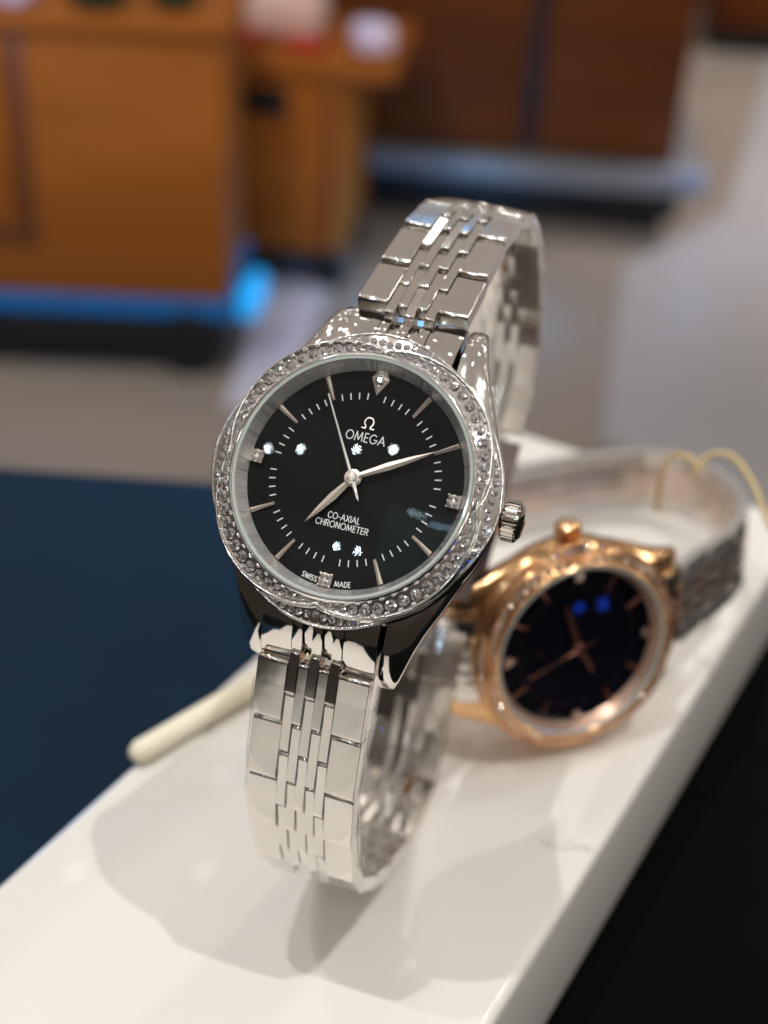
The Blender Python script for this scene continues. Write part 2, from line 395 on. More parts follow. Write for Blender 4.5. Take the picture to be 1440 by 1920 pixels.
def arc(cx, cy, rx, ry, a0, a1, n=20):
    return [(cx + rx * cos(radians(a0 + (a1 - a0) * i / n)), cy + ry * sin(radians(a0 + (a1 - a0) * i / n))) for i in range(n + 1)]
GL = {  # strokes in a unit-high box: (width, polylines)
 'O': (1.0, [arc(.5, .5, .48, .5, 0, 360, 26)]),
 'M': (1.06, [[(.03, 0), (.17, 1), (.53, .12), (.89, 1), (1.03, 0)]]),
 'E': (.52, [[(.5, 0), (.05, 0), (.05, 1), (.5, 1)], [(.05, .52), (.46, .52)]]),
 'G': (.98, [arc(.5, .5, .47, .5, 48, 352, 24), [(.96, .43), (.60, .43)]]),
 'A': (.88, [[(.0, 0), (.44, 1), (.88, 0)], [(.17, .34), (.71, .34)]]),
 'C': (.82, [arc(.46, .5, .42, .5, 42, 318, 18)]),
 'X': (.74, [[(.02, 0), (.72, 1)], [(.02, 1), (.72, 0)]]),
 'I': (.1, [[(.05, 0), (.05, 1)]]),
 'L': (.52, [[(.05, 1), (.05, 0), (.5, 0)]]),
 'H': (.72, [[(.05, 0), (.05, 1)], [(.67, 0), (.67, 1)], [(.05, .52), (.67, .52)]]),
 'R': (.68, [[(.05, 0), (.05, 1), (.38, 1)] + arc(.38, .75, .24, .25, 90, -90, 8) + [(.05, .5)], [(.34, .5), (.66, 0)]]),
 'N': (.76, [[(.05, 0), (.05, 1), (.70, 0), (.70, 1)]]),
 'T': (.64, [[(.32, 0), (.32, 1)], [(0, 1), (.64, 1)]]),
 'S': (.6, [arc(.3, .75, .25, .25, 35, 270, 12) + arc(.3, .25, .26, .25, 90, -145, 12)]),
 'W': (1.0, [[(0, 1), (.26, 0), (.5, .9), (.74, 0), (1.0, 1)]]),
 'D': (.76, [[(.05, 0), (.05, 1), (.3, 1)] + arc(.3, .5, .42, .5, 90, -90, 12) + [(.05, 0)]]),
 '-': (.34, [[(.03, .42), (.31, .42)]]),
}
def word(name, text, cx, cy, height, width, weight, material, parent, z=.03, arc_r=None):
    gap = .22; tot = sum(GL[c][0] for c in text) + gap * (len(text) - 1)
    sx = width / tot; x = -width / 2; polys = []
    for c in text:
        for pl in GL[c][1]:
            if arc_r:
                q = []
                mid = x + GL[c][0] * sx / 2
                a0 = cx
                for px, py in pl:
                    # letters stand on a circle round the dial, read from inside
                    xx = x + px * sx; yy = (py - .5) * height
                    a = a0 - xx / arc_r
                    rr = arc_r - yy
                    q.append((rr * sin(a), rr * cos(a)))
                polys.append(q)
            else:
                polys.append([(cx + x + px * sx, cy + (py - .5) * height) for px, py in pl])
        x += (GL[c][0] + gap) * sx
    return strokes(name, polys, weight, material, parent, z)

# ------------------------------------------------------------------ gemstones
def gem_mesh(name, material):
    V = [(0, 0, .30)]; F = []; n = 8
    rings = [(.46, .38, 0), (.76, .25, .5), (1.0, 0.0, 0), (1.0, -.06, 0), (.55, -.42, .5)]
    V = []
    for r, z, o in rings:
        for i in range(n):
            a = 2 * pi * (i + o) / n; V.append((r * cos(a), r * sin(a), z))
    V.append((0, 0, -.8)); F.append(tuple(range(n)))
    for k in range(len(rings) - 1):
        for i in range(n):
            j = (i + 1) % n; a = k * n; b = a + n
            if rings[k + 1][2] > rings[k][2]: F += [(a + i, b + i, a + j), (b + i, b + j, a + j)]
            elif rings[k + 1][2] < rings[k][2]: F += [(a + i, b + i, b + j), (a + i, b + j, a + j)]
            else: F.append((a + i, b + i, b + j, a + j))
    b = (len(rings) - 1) * n
    for i in range(n): F.append((b + i, len(V) - 1, b + (i + 1) % n))
    me = bpy.data.meshes.new(name); me.from_pydata([(x * MM, y * MM, z * MM) for x, y, z in V], [], F); me.materials.append(material)
    bm = bmesh.new(); bm.from_mesh(me); bmesh.ops.recalc_face_normals(bm, faces=bm.faces); bm.to_mesh(me); bm.free()
    return me
GEM_CLEAR = gem_mesh('gemstone', M['gem']); GEM_ROSE = gem_mesh('gemstone', M['gem_rose'])

def bead_cloud(name, pts, material, parent):
    bm = bmesh.new()
    for x, y, z, r in pts:
        bmesh.ops.create_icosphere(bm, subdivisions=1, radius=r * MM, matrix=Matrix.Translation(Vector((x, y, z)) * MM))
    me = bm_mesh(name, bm, material, 180); o = inst(name, me, parent); o['kind'] = 'stuff'; return o

# ------------------------------------------------------------------ one wristwatch
def wristwatch(label, M4, nodes, widths, mats, hands, script=True, clasp=(None, None), tall_clasp=False):
    root = empty('wristwatch', label, 'watch', M4)
    GEM = GEM_CLEAR if script else GEM_ROSE
    steel, link_m, mid_m, bez_m, dial_m = mats['case'], mats['link'], mats['mid'], mats['bezel'], mats['dial']
    # --- case
    V, F = lathe([(0, -9.2), (13.6, -9.0), (15.2, -8.0), (16.3, -6.2), (16.75, -4.4), (16.75, -2.6), (16.4, -1.5), (16.0, -1.3)], 120)
    case = mesh_obj('case', V, F, steel, root, 50)
    # lugs: lofted along v
    st = [(3.0, 16.2, -2.4, -7.6), (8.0, 14.75, -2.5, -7.8), (12.0, 13.1, -2.75, -8.1), (15.0, 11.7, -3.2, -8.5), (17.5, 10.75, -3.9, -9.0),
          (19.5, 10.1, -4.8, -9.4), (20.9, 9.6, -5.8, -9.7), (21.8, 9.0, -7.1, -9.9), (22.0, 8.5, -8.4, -9.9)]
    for su in (-1, 1):
        for sv in (-1, 1):
            V = []; F = []
            for v, uo, zt, zb in st:
                ui = 7.25
                ww = uo - ui
                ring = [(ui, zb), (ui, zt - .35), (ui + .25, zt - .05), (ui + min(.9, ww * .45), zt), (uo - min(.55, ww * .3), zt - .15), (uo - .12, zt - .55), (uo, zt - 1.2), (uo - .2, (zt + zb) / 2 - .4), (uo - min(1.6, ww * .7), zb)]
                V += [(su * a, sv * v, z) for a, z in ring]
            n = 9
            for i in range(len(st) - 1):
                for k in range(n):
                    k2 = (k + 1) % n; F.append((i * n + k, i * n + k2, (i + 1) * n + k2, (i + 1) * n + k))
            F.append(tuple(range(n))); F.append(tuple((len(st) - 1) * n + k for k in range(n)))
            mesh_obj('lug', V, F, steel, case, 42)
    # --- crown at three o'clock, fluted
    V = []; F = []; nf = 26; prof = [(17.0, 1.3, 0), (17.3, 2.15, 0), (17.55, 2.35, 1), (18.95, 2.35, 1), (19.15, 2.2, 0), (19.45, 1.8, 0), (19.62, .9, 0), (19.66, 0.02, 0)]
    seg = nf * 4
    for i in range(seg):
        a = 2 * pi * i / seg; rip = .13 * (1 if i % 4 in (0, 1) else -1)
        for x, r, k in prof:
            if not script: r *= .82
            V.append((x, (r + k * rip) * cos(a), -3.5 + (r + k * rip) * sin(a)))
    n = len(prof)
    for i in range(seg):
        j = (i + 1) % seg
        for k in range(n - 1): F.append((i * n + k, i * n + k + 1, j * n + k + 1, j * n + k))
    mesh_obj('crown', V, F, bez_m if not script else steel, root, 30)
    # --- bezel of two interlaced paved rings
    segs = 288; V = []; F = []
    def top_r(a): return 14.85 + 1.85 * abs(sin(2 * a)) ** .78
    def low_r(a): return 16.6 + .7 * abs(cos(2 * a)) ** 2
    for i in range(segs):
        a = 2 * pi * i / segs; ro = top_r(a); rl = max(low_r(a), ro + .22)
        b = (ro - 14.85) / 1.85
        low = max(0, 1 - b * 1.15)
        prof = [(14.12, 1.3), (14.12, 1.98), (14.25, 2.1), (14.42, 2.02), (14.55, 1.58), (14.6 + (ro - 14.85) * .5, 1.5 - .22 * b), (ro - .28, 1.34 - .35 * b + .05 * low), (ro - .16, 1.66 - .42 * b), (ro - .04, 1.70 - .45 * b),
                (ro + .08, 1.52 - .45 * b), (ro + .13, .95 - .2 * b), (ro + .16 , .62 - .1 * b), (ro + .2 + (rl - ro - .4) * .5, .55 - .25 * b - .15 * low), (rl - .22, .25 - .2 * b), (rl - .12, .42 - .3 * b), (rl, .22 - .3 * b), (rl + .02, -.35), (rl - .25, -.9), (16.45, -1.5)]
        for r, z in prof: V.append((r * sin(a), r * cos(a), z))
    n = len(prof)
    for i in range(segs):
        j = (i + 1) % segs
        for k in range(n - 1): F.append((i * n + k, i * n + k + 1, j * n + k + 1, j * n + k))
    bezel = mesh_obj('bezel', V, F, bez_m, root, 50)
    beads = []
    def ring_tube(rf, zf, rad):
        V = []; F = []; n_ = 216; k_ = 7
        for i in range(n_):
            a = 2 * pi * i / n_; r = rf(a); z = zf(a)
            for k in range(k_):
                q = 2 * pi * k / k_; rr = r + rad * cos(q); V.append((rr * sin(a), rr * cos(a), z + rad * sin(q)))
        for i in range(n_):
            j = (i + 1) % n_
            for k in range(k_): F.append((i * k_ + k, i * k_ + (k + 1) % k_, j * k_ + (k + 1) % k_, j * k_ + k))
        mesh_obj('bezel_rail', V, F, bez_m, bezel, 180)
    bb = lambda a: (top_r(a) - 14.85) / 1.85
    ring_tube(lambda a: top_r(a) - .02, lambda a: 1.66 - .45 * bb(a), .16)
    ring_tube(lambda a: max(low_r(a), top_r(a) + .22) - .06, lambda a: .30 - .3 * bb(a), .16)
    ring_tube(lambda a: top_r(a) + .02 + .34 * (1 - bb(a)), lambda a: 1.1 - .35 * bb(a), .14)
    def add_gem(r, a, z, size, tilt):
        out = Vector((sin(a), cos(a), 0)); Z = (Vector((0, 0, 1)) * cos(tilt) + out * sin(tilt)).normalized()
        Y = Z.cross(Vector((cos(a), -sin(a), 0))).normalized(); X = Y.cross(Z)
        g = Matrix.Rotation(random.random() * 6, 3, 'Z') @ Matrix.Rotation(random.uniform(-.12, .12), 3, 'X')
        R = Matrix((X, Y, Z)).transposed() @ g
        inst('gemstone', GEM, bezel, Matrix.Translation(Vector((r * sin(a), r * cos(a), z)) * MM) @ R.to_4x4() @ Matrix.Scale(size, 4))
    for q in range(4):
        a = q * pi / 2 + .045; end = (q + 1) * pi / 2 - .045
        while a < end:
            ro = top_r(a); size = max(.20, min(.70, (ro - .2 - 14.5) / 2 * .84))
            a += size / 15.6
            ro = top_r(a); b = (ro - 14.85) / 1.85; r = (14.5 + ro - .2) / 2
            if a + size / 15.6 < end + .01:
                add_gem(r, a, 1.62 - .33 * b, size, .16 + .1 * b)
                am = a + (size + .1) / r
                br = .22 if size > .4 else .13
                for rr, zz in ((14.60, 1.86), (ro - .34, 1.68 - .38 * b)):
                    beads.append((rr * sin(am) , rr * cos(am), zz, br))
                    if size > .34:
                        am2 = am - .24 / r
                        beads.append((rr * sin(am2), rr * cos(am2), zz, br * .9))
            a += (size + .13) / 15.6
    for q in range(4):
        for k in range(-5, 6):
            a = q * pi / 2 + k * .062; ro = top_r(a) + .16; rl = max(low_r(a), top_r(a) + .22) - .2
            size = (rl - ro) / 2 * .86
            if size < .14: continue
            size = min(size, .46)
            add_gem((ro + rl) / 2, a, .48, size, .28)
            am = a + .031
            for rr, zz in ((ro + .08, .58), (rl - .1, .42)): beads.append((rr * sin(am), rr * cos(am), zz, .11))
    bead_cloud('setting_beads', beads, M['bead'] if script else bez_m, bezel)
    # --- dial, inner ring, crystal
    V, F = lathe([(0, 0), (10.75, 0), (10.85, .03), (12.8, .14), (12.85, -.8), (0, -.8)], 128)
    dial = mesh_obj('dial', V, F, dial_m, root, 20)
    V, F = lathe([(12.76, .10), (13.62, 1.72), (13.75, 1.74), (14.2, 1.2), (14.0, .0), (13.3, -.3)], 128, True)
    mesh_obj('inner_ring', V, F, mats['rehaut'], root, 30)
    V, F = lathe([(13.62, 1.80), (13.72, 2.0), (14.02, 2.06), (14.11, 1.9), (14.08, 1.4), (13.7, 1.4)], 128, True)
    mesh_obj('crystal_rim', V, F, M['gasket'], root, 40)
    R = 90.; prof = []
    for i in range(25):
        r = 13.7 * i / 24; prof.append((r, 1.95 + (13.7 ** 2 - r * r) / (2 * R)))
    top_n = len(prof); prof += [(13.7, 1.78), (0, 1.78)]
    V, F = lathe(prof, 96)
    mi = [0 if (k % (len(prof) - 1)) < top_n - 1 else 1 for k in range(len(F))]
    mesh_obj('crystal', V, F, None, root, 30, mats=[M['crystal'], M['crystal_low']], mi=mi)
    # --- dial furniture
    tick = box_mesh('minute_mark', .13, .78, .04, .0, M['white'] if script else mats['hand'], smooth=0)
    for i in range(60):
        if i % 5: 
            a = i * pi / 30
            inst('minute_mark', tick, dial, Matrix.Translation(Vector((9.78 * sin(a), 9.78 * cos(a), .035)) * MM) @ Matrix.Rotation(-a, 4, 'Z'))
    V = [(-.30, 1.52, .06), (.30, 1.52, .06), (.17, -1.45, .06), (-.17, -1.45, .06), (0, 1.40, .52), (0, -1.35, .46), (-.30, 1.52, .25), (.30, 1.52, .25), (.17, -1.45, .22), (-.17, -1.45, .22)]
    F = [(6, 7, 4), (7, 8, 5, 4), (8, 9, 5), (9, 6, 4, 5), (0, 1, 7, 6), (1, 2, 8, 7), (2, 3, 9, 8), (3, 0, 6, 9), (3, 2, 1, 0)]
    mk = mesh_obj('hour_marker', V, F, mats['hand'], dial, 0).data
    first = bpy.data.objects[[o.name for o in root.children_recursive if o.name.startswith('hour_marker')][0]]
    hours = [1, 2, 4, 5, 7, 8, 10, 11]
    for i, h in enumerate(hours):
        a = h * pi / 6; m4 = Matrix.Translation(Vector((11.15 * sin(a), 11.15 * cos(a), .04)) * MM) @ Matrix.Rotation(-a, 4, 'Z')
        if i == 0: first.matrix_basis = m4
        else: inst('hour_marker', mk, dial, m4)
    # kite at twelve
    K = [(-.52, 1.32), (.52, 1.32), (1.08, .35), (.0, -1.62), (-1.08, .35)]
    V = [(x, y, .05) for x, y in K] + [(x, y, .35) for x, y in K] + [(x * .52, y * .48 + .1, .62) for x, y in K]
    F = [(0, 1, 2, 3, 4)[::-1]] + [(i, (i + 1) % 5, 5 + (i + 1) % 5, 5 + i) for i in range(5)] + [(5 + i, 5 + (i + 1) % 5, 10 + (i + 1) % 5, 10 + i) for i in range(5)] + [(10, 11, 12, 13, 14)]
    kite = mesh_obj('kite_marker', V, F, mats['hand'], dial, 0, loc=(0, 11.6, 0))
    inst('gemstone', GEM, kite, Matrix.Translation(Vector((0, .12, .62)) * MM) @ Matrix.Scale(.62, 4))
    for h in (3, 6, 9):
        a = h * pi / 6
        hold = inst('stone_setting', box_mesh('stone_setting', 1.55, 1.55, .5, .22, mats['hand']), dial, Matrix.Translation(Vector((12.0 * sin(a), 12.0 * cos(a), .30)) * MM) @ Matrix.Rotation(-a, 4, 'Z'))
        for gx, gy in ((-.36, -.36), (.36, -.36), (-.36, .36), (.36, .36)):
            inst('gemstone', GEM, hold, Matrix.Translation(Vector((gx, gy, .28)) * MM) @ Matrix.Scale(.36, 4))
        bead_cloud('setting_beads', [(x * .68, y * .68, .28, .15) for x in (-1, 0, 1) for y in (-1, 0, 1) if x or y], mats['hand'], hold)
    # emblem and printing
    em = [arc(0, .15, .58, .62, -58, 238, 26), [(-.31, -.40), (-.34, -.66), (-.80, -.66)], [(.31, -.40), (.34, -.66), (.80, -.66)]]
    e = strokes('emblem', [[(x * .9, y * .9 + 6.62) for x, y in pl] for pl in em], .15, mats['hand'], dial, .03, .16)
    if script:
        word('lettering', 'OMEGA', .02, 4.95, 1.02, 4.75, .12, M['white'], dial)
        word('lettering', 'CO-AXIAL', .08, -4.62, .70, 3.85, .10, M['white'], dial)
        word('lettering', 'CHRONOMETER', .10, -5.62, .70, 6.35, .10, M['white'], dial)
        word('lettering', 'SWISS', radians(180 + 9.2), 0, .58, 1.85, .09, M['white'], dial, .17, 12.22)
        word('lettering', 'MADE', radians(180 - 9.6), 0, .58, 1.85, .09, M['white'], dial, .17, 12.22)
    # --- hands
    def hand(name, ang, length, wid, z, tail=0, lance=True, tw=.1):
        a = radians(ang)
        if lance: out = [(0, -tail), (wid * .28, 0), (wid * .5, length * .42), (wid * .36, length * .7), (tw / 2, length)]
        else: out = [(0, -tail), (tw, -tail * .5), (wid * .5, 0), (wid * .32, length * .5), (tw / 2, length)]
        ys = [p[1] for p in out]; V = []; F = []
        for x, y in out: V += [(-max(x, .05), y, z), (0, y, z + .14), (max(x, .05), y, z), (0, y, z - .03)]
        for i in range(len(out) - 1):
            for k in range(4): F.append((i * 4 + k, i * 4 + (k + 1) % 4, i * 4 + 4 + (k + 1) % 4, i * 4 + 4 + k))
        F.append((0, 1, 2, 3)); k = (len(out) - 1) * 4; F.append((k, k + 1, k + 2, k + 3))
        o = mesh_obj(name, V, F, mats['hand'], root, 0); o.rotation_euler.z = -a
        return o
    ha, hl, mi_, ml, sa, sl = hands
    hh = hand('hour_hand', ha, hl, .98, .62, 0)
    mh = hand('minute_hand', mi_, ml, .92, .86, 0)
    sh = hand('seconds_hand', sa, sl, .36 if script else .2, 1.14, 2.9, False, .19)
    if script: sh.data.materials[0] = M['seconds']
    V, F = lathe([(0, .5), (1.0, .5), (1.06, .62), (1.0, .76), (.8, .82), (.78, 1.02), (.5, 1.05), (0, 1.05)], 40); mesh_obj('hub', V, F, mats['hand'], hh, 30)
    V, F = lathe([(0, 1.05), (.55, 1.05), (.62, 1.2), (.5, 1.34), (.22, 1.4), (0, 1.4)], 32); mesh_obj('hub', V, F, mats['hand'], sh, 30)
    # tail of the second hand
    V = [(-.06, 0, 1.12), (.06, 0, 1.12), (.15, -2.5, 1.12), (0, -2.9, 1.12), (-.15, -2.5, 1.12)]
    V += [(x, y, 1.28) for x, y, z in V]
    F = [(4, 3, 2, 1, 0), (5, 6, 7, 8, 9)] + [(i, (i + 1) % 5, 5 + (i + 1) % 5, 5 + i) for i in range(5)]
    mesh_obj('counterweight', V, F, mats['hand'], sh, 0)
    # --- end links
    xs = [(-7.05, -3.2)] + [(-3.1 + 1.25 * k, -3.1 + 1.25 * k + 1.17) for k in range(5)] + [(3.2, 7.05)]
    for sv in (-1, 1):
        V = []; F = []
        for ci, (x0, x1) in enumerate(xs):
            mid = ci in (1, 3, 5); ve = 21.2 if ci in (0, 6) else (21.3 if mid else 20.6)
            nu = 5 if ci in (0, 6) else 2
            rows = []
            for a in range(nu + 1):
                u = x0 + (x1 - x0) * a / nu; v0 = sqrt(16.2 ** 2 - u * u) - .2; row = []
                for k in range(8):
                    t = k / 7; v = v0 + (ve - v0) * t
                    z = -1.75 - 1.5 * t - 2.1 * t ** 3 - (.22 if (ci in (2, 4)) else 0) - (0.10 if a in (0, nu) else 0)
                    row.append((u, sv * v, z))
                row.append((u, sv * (ve + .02), -5.9)); row.append((u, sv * (ve - .4), -6.6)); row.append((u, sv * (v0 + .2), -6.6))
                rows.append(row)
            b = len(V); m = len(rows[0])
            for r in rows: V += r
            for a in range(nu):
                for k in range(m):
                    k2 = (k + 1) % m; F.append((b + a * m + k, b + a * m + k2, b + (a + 1) * m + k2, b + (a + 1) * m + k))
            F.append(tuple(b + k for k in range(m))); F.append(tuple(b + nu * m + k for k in range(m)))
        mesh_obj('end_link', V, F, mats['end'], root, 30)
    # --- bracelet
    P = Path(nodes); N = round(P.L / 8.1); p = P.L / N
    WP = widths
    def half_w(s):
        t = s / P.L
        for (t0, w0), (t1, w1) in zip(WP, WP[1:]):
            if t <= t1: return w0 + (w1 - w0) * (t - t0) / (t1 - t0)
        return WP[-1][1]
    outer = link_mesh('link', 3.78, p - .30, 1.9, link_m)
    centre = link_mesh('link', 1.2, p - .30, 1.8, mid_m, .46, .05)
    centre2 = link_mesh('link', 1.2, p - .30, 1.8, link_m, .46, .05)
    for m_ in (outer, centre, centre2): flat_crown(m_)
    def place(me, s, u, w):
        c, T, Nn = P.fr(s, p * .38); k = w / 7.0
        jit = Matrix.Rotation(random.uniform(-.03, .03), 3, 'X') @ Matrix.Rotation(random.uniform(-.022, .022), 3, 'Y')
        tip = Matrix.Rotation((-.045 if s < P.L * .5 else -.085) if script else 0, 3, 'X')
        Mx = Matrix((Vector((1, 0, 0)), T, Nn)).transposed() @ tip @ jit
        pos = Vector((u * k, c[0], c[1])) - Nn * .95
        inst('link', me, root, Matrix.Translation(pos * MM) @ Mx.to_4x4() @ Matrix.Diagonal((k, 1, 1, 1)))
    cu = [-2.515 + 1.2575 * k for k in range(5)]
    c0, c1 = clasp
    for k in range(N):
        s = (k + .5) * p; w = half_w(s)
        if c0 is None or not (c0 < s < c1):
            for u in (-5.1, 5.1): place(outer, s, u, w)
            for q in (1, 3): place(centre2, s, cu[q], w)
        s = k * p
        if k and (c0 is None or not (c0 < s < c1)):
            for q in (0, 2, 4): place(centre, s, cu[q], half_w(s))
    # short bridging fingers at both ends of the bracelet
    finger = flat_crown(link_mesh('link', 1.2, 5.4, 1.8, mid_m, .36, .05))
    for s in (1.5, P.L - 1.5):
        for q in (0, 2, 4): place(finger, s, cu[q], 7)
    if c0 is not None:
        def plate(name, s0, s1, w, off, th, m):
            n = 12; V = []; F = []
            for i in range(n + 1):
                s = s0 + (s1 - s0) * i / n; c, T, Nn = P.fr(s, 3)
                for u, o in ((-w, off - th), (-w, off - .3), (-w + .3, off), (w - .3, off), (w, off - .3), (w, off - th)):
                    q = Vector((u, c[0], c[1])) + Nn * o; V.append(q)
            for i in range(n):
                for k in range(6):
                    k2 = (k + 1) % 6; F.append((i * 6 + k, i * 6 + k2, i * 6 + 6 + k2, i * 6 + 6 + k))
            F.append(tuple(range(6))); F.append(tuple(n * 6 + k for k in range(6)))
            return mesh_obj(name, V, F, m, root, 40)
        cl = plate('clasp', c0 + 1.0, c1 - 1.0, 6.4, .3, 1.1, M['clasp'])
        for a, b, wd, of in ((c0 + 3, c1 - 14, 3.2, -1.1), (c0 + 13, c1 - 2.5, 5.2, -2.3)):
            x = plate('clasp_blade', a, b, wd, of, .8, M['clasp'])
        V = []; F = []
        for su in (-1, 1):
            cc, T, Nn = P.fr((c0 + c1) / 2)
            q = Vector((su * 6.9, cc[0], cc[1])) - Nn * 1.2
            b = len(V); v2, f2 = tube([q - Vector((su * .8, 0, 0)), q + Vector((su * .5, 0, 0)), q + Vector((su * .7, 0, 0))], [1.3, 1.3, .9], 14)
            V += v2; F += [tuple(b + i for i in f) for f in f2]
        mesh_obj('clasp_button', V, F, M['steel'], root, 40)
    return root, P, half_w

def film(root, P, half_w, s0, s1, seed, flap=None, grow=.55):
    rnd = random.Random(seed); n = 70; prof = []
    ph = [(rnd.uniform(.2, 1.0), rnd.uniform(0, 6), rnd.uniform(.015, .06)) for _ in range(7)]
    m = 28; V = []; F = []
    for i in range(n + 1):
        s = s0 + (s1 - s0) * i / n; c, T, Nn = P.fr(s, 3); w = half_w(s) + grow
        for k in range(m):
            q = 2 * pi * k / m; ex = 4.0
            cx = abs(cos(q)) ** (2 / ex) * (1 if cos(q) > 0 else -1); cz = abs(sin(q)) ** (2 / ex) * (1 if sin(q) > 0 else -1)
            wob = sum(a * sin(f * s + o + 3 * q * (j % 3 - 1)) for j, (f, o, a) in enumerate(ph))
            side = abs(cx) ** 6
            u = cx * (w + wob * (.5 + 1.2 * side)); z = -.95 + cz * (1.35 + abs(wob) * .35)
            V.append(Vector((u, c[0], c[1])) + Nn * z)
    for i in range(n):
        for k in range(m):
            k2 = (k + 1) % m; F.append((i * m + k, i * m + k2, (i + 1) * m + k2, (i + 1) * m + k))
    o = mesh_obj('protective_film', V, F, M['film'], root, 60)
    if flap:
        s = flap; c, T, Nn = P.fr(s, 3); w = half_w(s)
        V = []; F = []; a = 7; b = 7
        for i in range(a + 1):
            for k in range(b + 1):
                x = i / a; y = k / b
                q = Vector((w + .2 + x * 5.2 * (1 - .55 * y), c[0], c[1])) + T * (y * 10 - 1) + Nn * (-.6 - 2.2 * x + .35 * sin(7 * y + 4 * x))
                V.append(q)
        for i in range(a):
            for k in range(b): j = i * (b + 1) + k; F.append((j, j + 1, j + b + 2, j + b + 1))
        mesh_obj('film_flap', V, F, M['film'], o, 60)
    return o

R1 = Matrix(((0.9389756, 0.2624825, -0.2223236), (-0.2252346, 0.9576521, 0.1793650), (0.2599889, -0.1183444, 0.9583321)))
M1 = Matrix.Translation(Vector((0, 0, 71.8)) * MM) @ (W @ R1).to_4x4()
nodes1 = [(21.9, -4.3), (24.2, -5.5), (30.3, -9.6), (37.6, -15.2), (42.5, -21.5), (44.9, -28), (44.7, -35), (42.6, -43.7), (39.4, -52), (35.6, -58.6), (30, -62.2), (22, -63), (10, -62.3),
          (-2, -62), (-12, -62.6), (-21, -64.6), (-30, -68.6), (-37.5, -67.5), (-43.3, -59.4), (-47.5, -48.5), (-49, -37.5), (-47.2, -26.4), (-42.0, -18.4), (-36.3, -12.9), (-29.9, -8.9), (-24.2, -5.6), (-21.9, -4.5)]
mats1 = dict(case=M['steel'], link=M['link_steel'], mid=M['link_steel'], end=M['steel'], bezel=M['bezel'], dial=M['dial'], rehaut=M['rehaut'], hand=M['hand'])
wid1 = [(0, 7.0), (.12, 6.75), (.25, 6.4), (.4, 6.1), (.6, 6.0), (.78, 6.3), (.9, 6.85), (1, 7.0)]
hour_a = math.degrees(atan2(-4.11, -6.13)); min_a = math.degrees(atan2(8.71, 5.0)); sec_a = math.degrees(atan2(-5.38, 8.83))
w1, P1, hw1 = wristwatch('steel wristwatch with black dial and gem-set bezel standing upright on the white box', M1, nodes1, wid1, mats1,
                         (hour_a, 7.4, min_a, 10.05, sec_a, 10.35), True, (82, 112))
film(w1, P1, hw1, P1.L - 74, P1.L - 3.5, 3, P1.L - 15)
film(w1, P1, hw1, 22, 78, 5, None, .4)

R2c = [Vector((-.036, .919, .392)), Vector((-.933, -.171, .316))]
u2 = R2c[0].normalized(); v2 = (R2c[1] - u2 * u2.dot(R2c[1])).normalized(); n2 = u2.cross(v2)
R2 = Matrix((u2, v2, n2)).transposed()
M2 = Matrix.Translation(Vector((12.1, 51.9, 19.3)) * MM) @ (W @ R2).to_4x4() @ Matrix.Scale(1.05, 4)
nodes2 = [(21.8, -4.6), (23.0, -8), (23.4, -15), (23.2, -24), (21.5, -34), (17, -44), (9, -51.5), (-2, -56), (-12, -57.6), (-22, -58.3), (-32, -58.2), (-41.5, -56.4), (-48.6, -51.5), (-51.6, -44), (-51.0, -34), (-47, -24),
          (-41, -16.5), (-33, -11), (-26, -7.4), (-21.9, -4.8)]
mats2 = dict(case=M['rose'], link=M['satin_link'], mid=M['rose_link'], end=M['link_steel'], bezel=M['rose'], dial=M['blue_dial'], rehaut=M['rose_rehaut'], hand=M['rose_hand'])
w2, P2, hw2 = wristwatch('rose gold wristwatch with blue-black dial lying on its side behind the steel one', M2, nodes2, [(0, 7), (.4, 6.3), (.6, 6.3), (1, 7)], mats2,
                         (240, 5.6, 73, 8.6, 340, 9.2), False, (26, 56))
w2['label'] = 'rose gold wristwatch with blue-black dial lying on its side behind the steel one'
film(w2, P2, hw2, 62, P2.L - 52, 9, None, .4)

# ------------------------------------------------------------------ surfaces under the watches
def slab(name, x0, x1, y0, y1, z0, z1, ch, m, seg=4):
    me = box_mesh(name, x1 - x0, y1 - y0, z1 - z0, ch, m, seg)
    return inst(name, me, None, Matrix.Translation(Vector(((x0 + x1) / 2, (y0 + y1) / 2, (z0 + z1) / 2)) * MM))
tag(slab('display_box', -43.4, 27.5, -420, 145, -28, -.05, 1.6, M['box']), 'long off-white display box with both wristwatches standing on it', 'box')

# table whose far edge runs obliquely behind the box
ex = Vector((48.8, 25.4)).normalized(); ey = Vector((-ex.y, ex.x)); E0 = Vector((-113.6, 121.9))
def table_pt(a, b): q = E0 + ex * a + ey * b; return q.x, q.y
def prism(name, pts, z0, z1, m, parent=None):
    n = len(pts); V = [(x, y, z0) for x, y in pts] + [(x, y, z1) for x, y in pts]
    F = [tuple(range(n))[::-1], tuple(range(n, 2 * n))] + [(i, (i + 1) % n, n + (i + 1) % n, n + i) for i in range(n)]
    return mesh_obj(name, V, F, m, parent, 0)
top = prism('table', [table_pt(-700, 0), table_pt(700, 0), table_pt(700, -900), table_pt(-700, -900)], -58, -30.5, M['black_table'])
tag(top, 'dark table carrying the white box', 'table')
mt = prism('desk_mat', [table_pt(-640, -1.5), (-20, 170.0), (-20, -240), (-640, -420)], -30.5 + .02, -28.1, M['mat'])
tag(mt, 'dark navy desk mat lying left of and beneath the white box', 'mat')

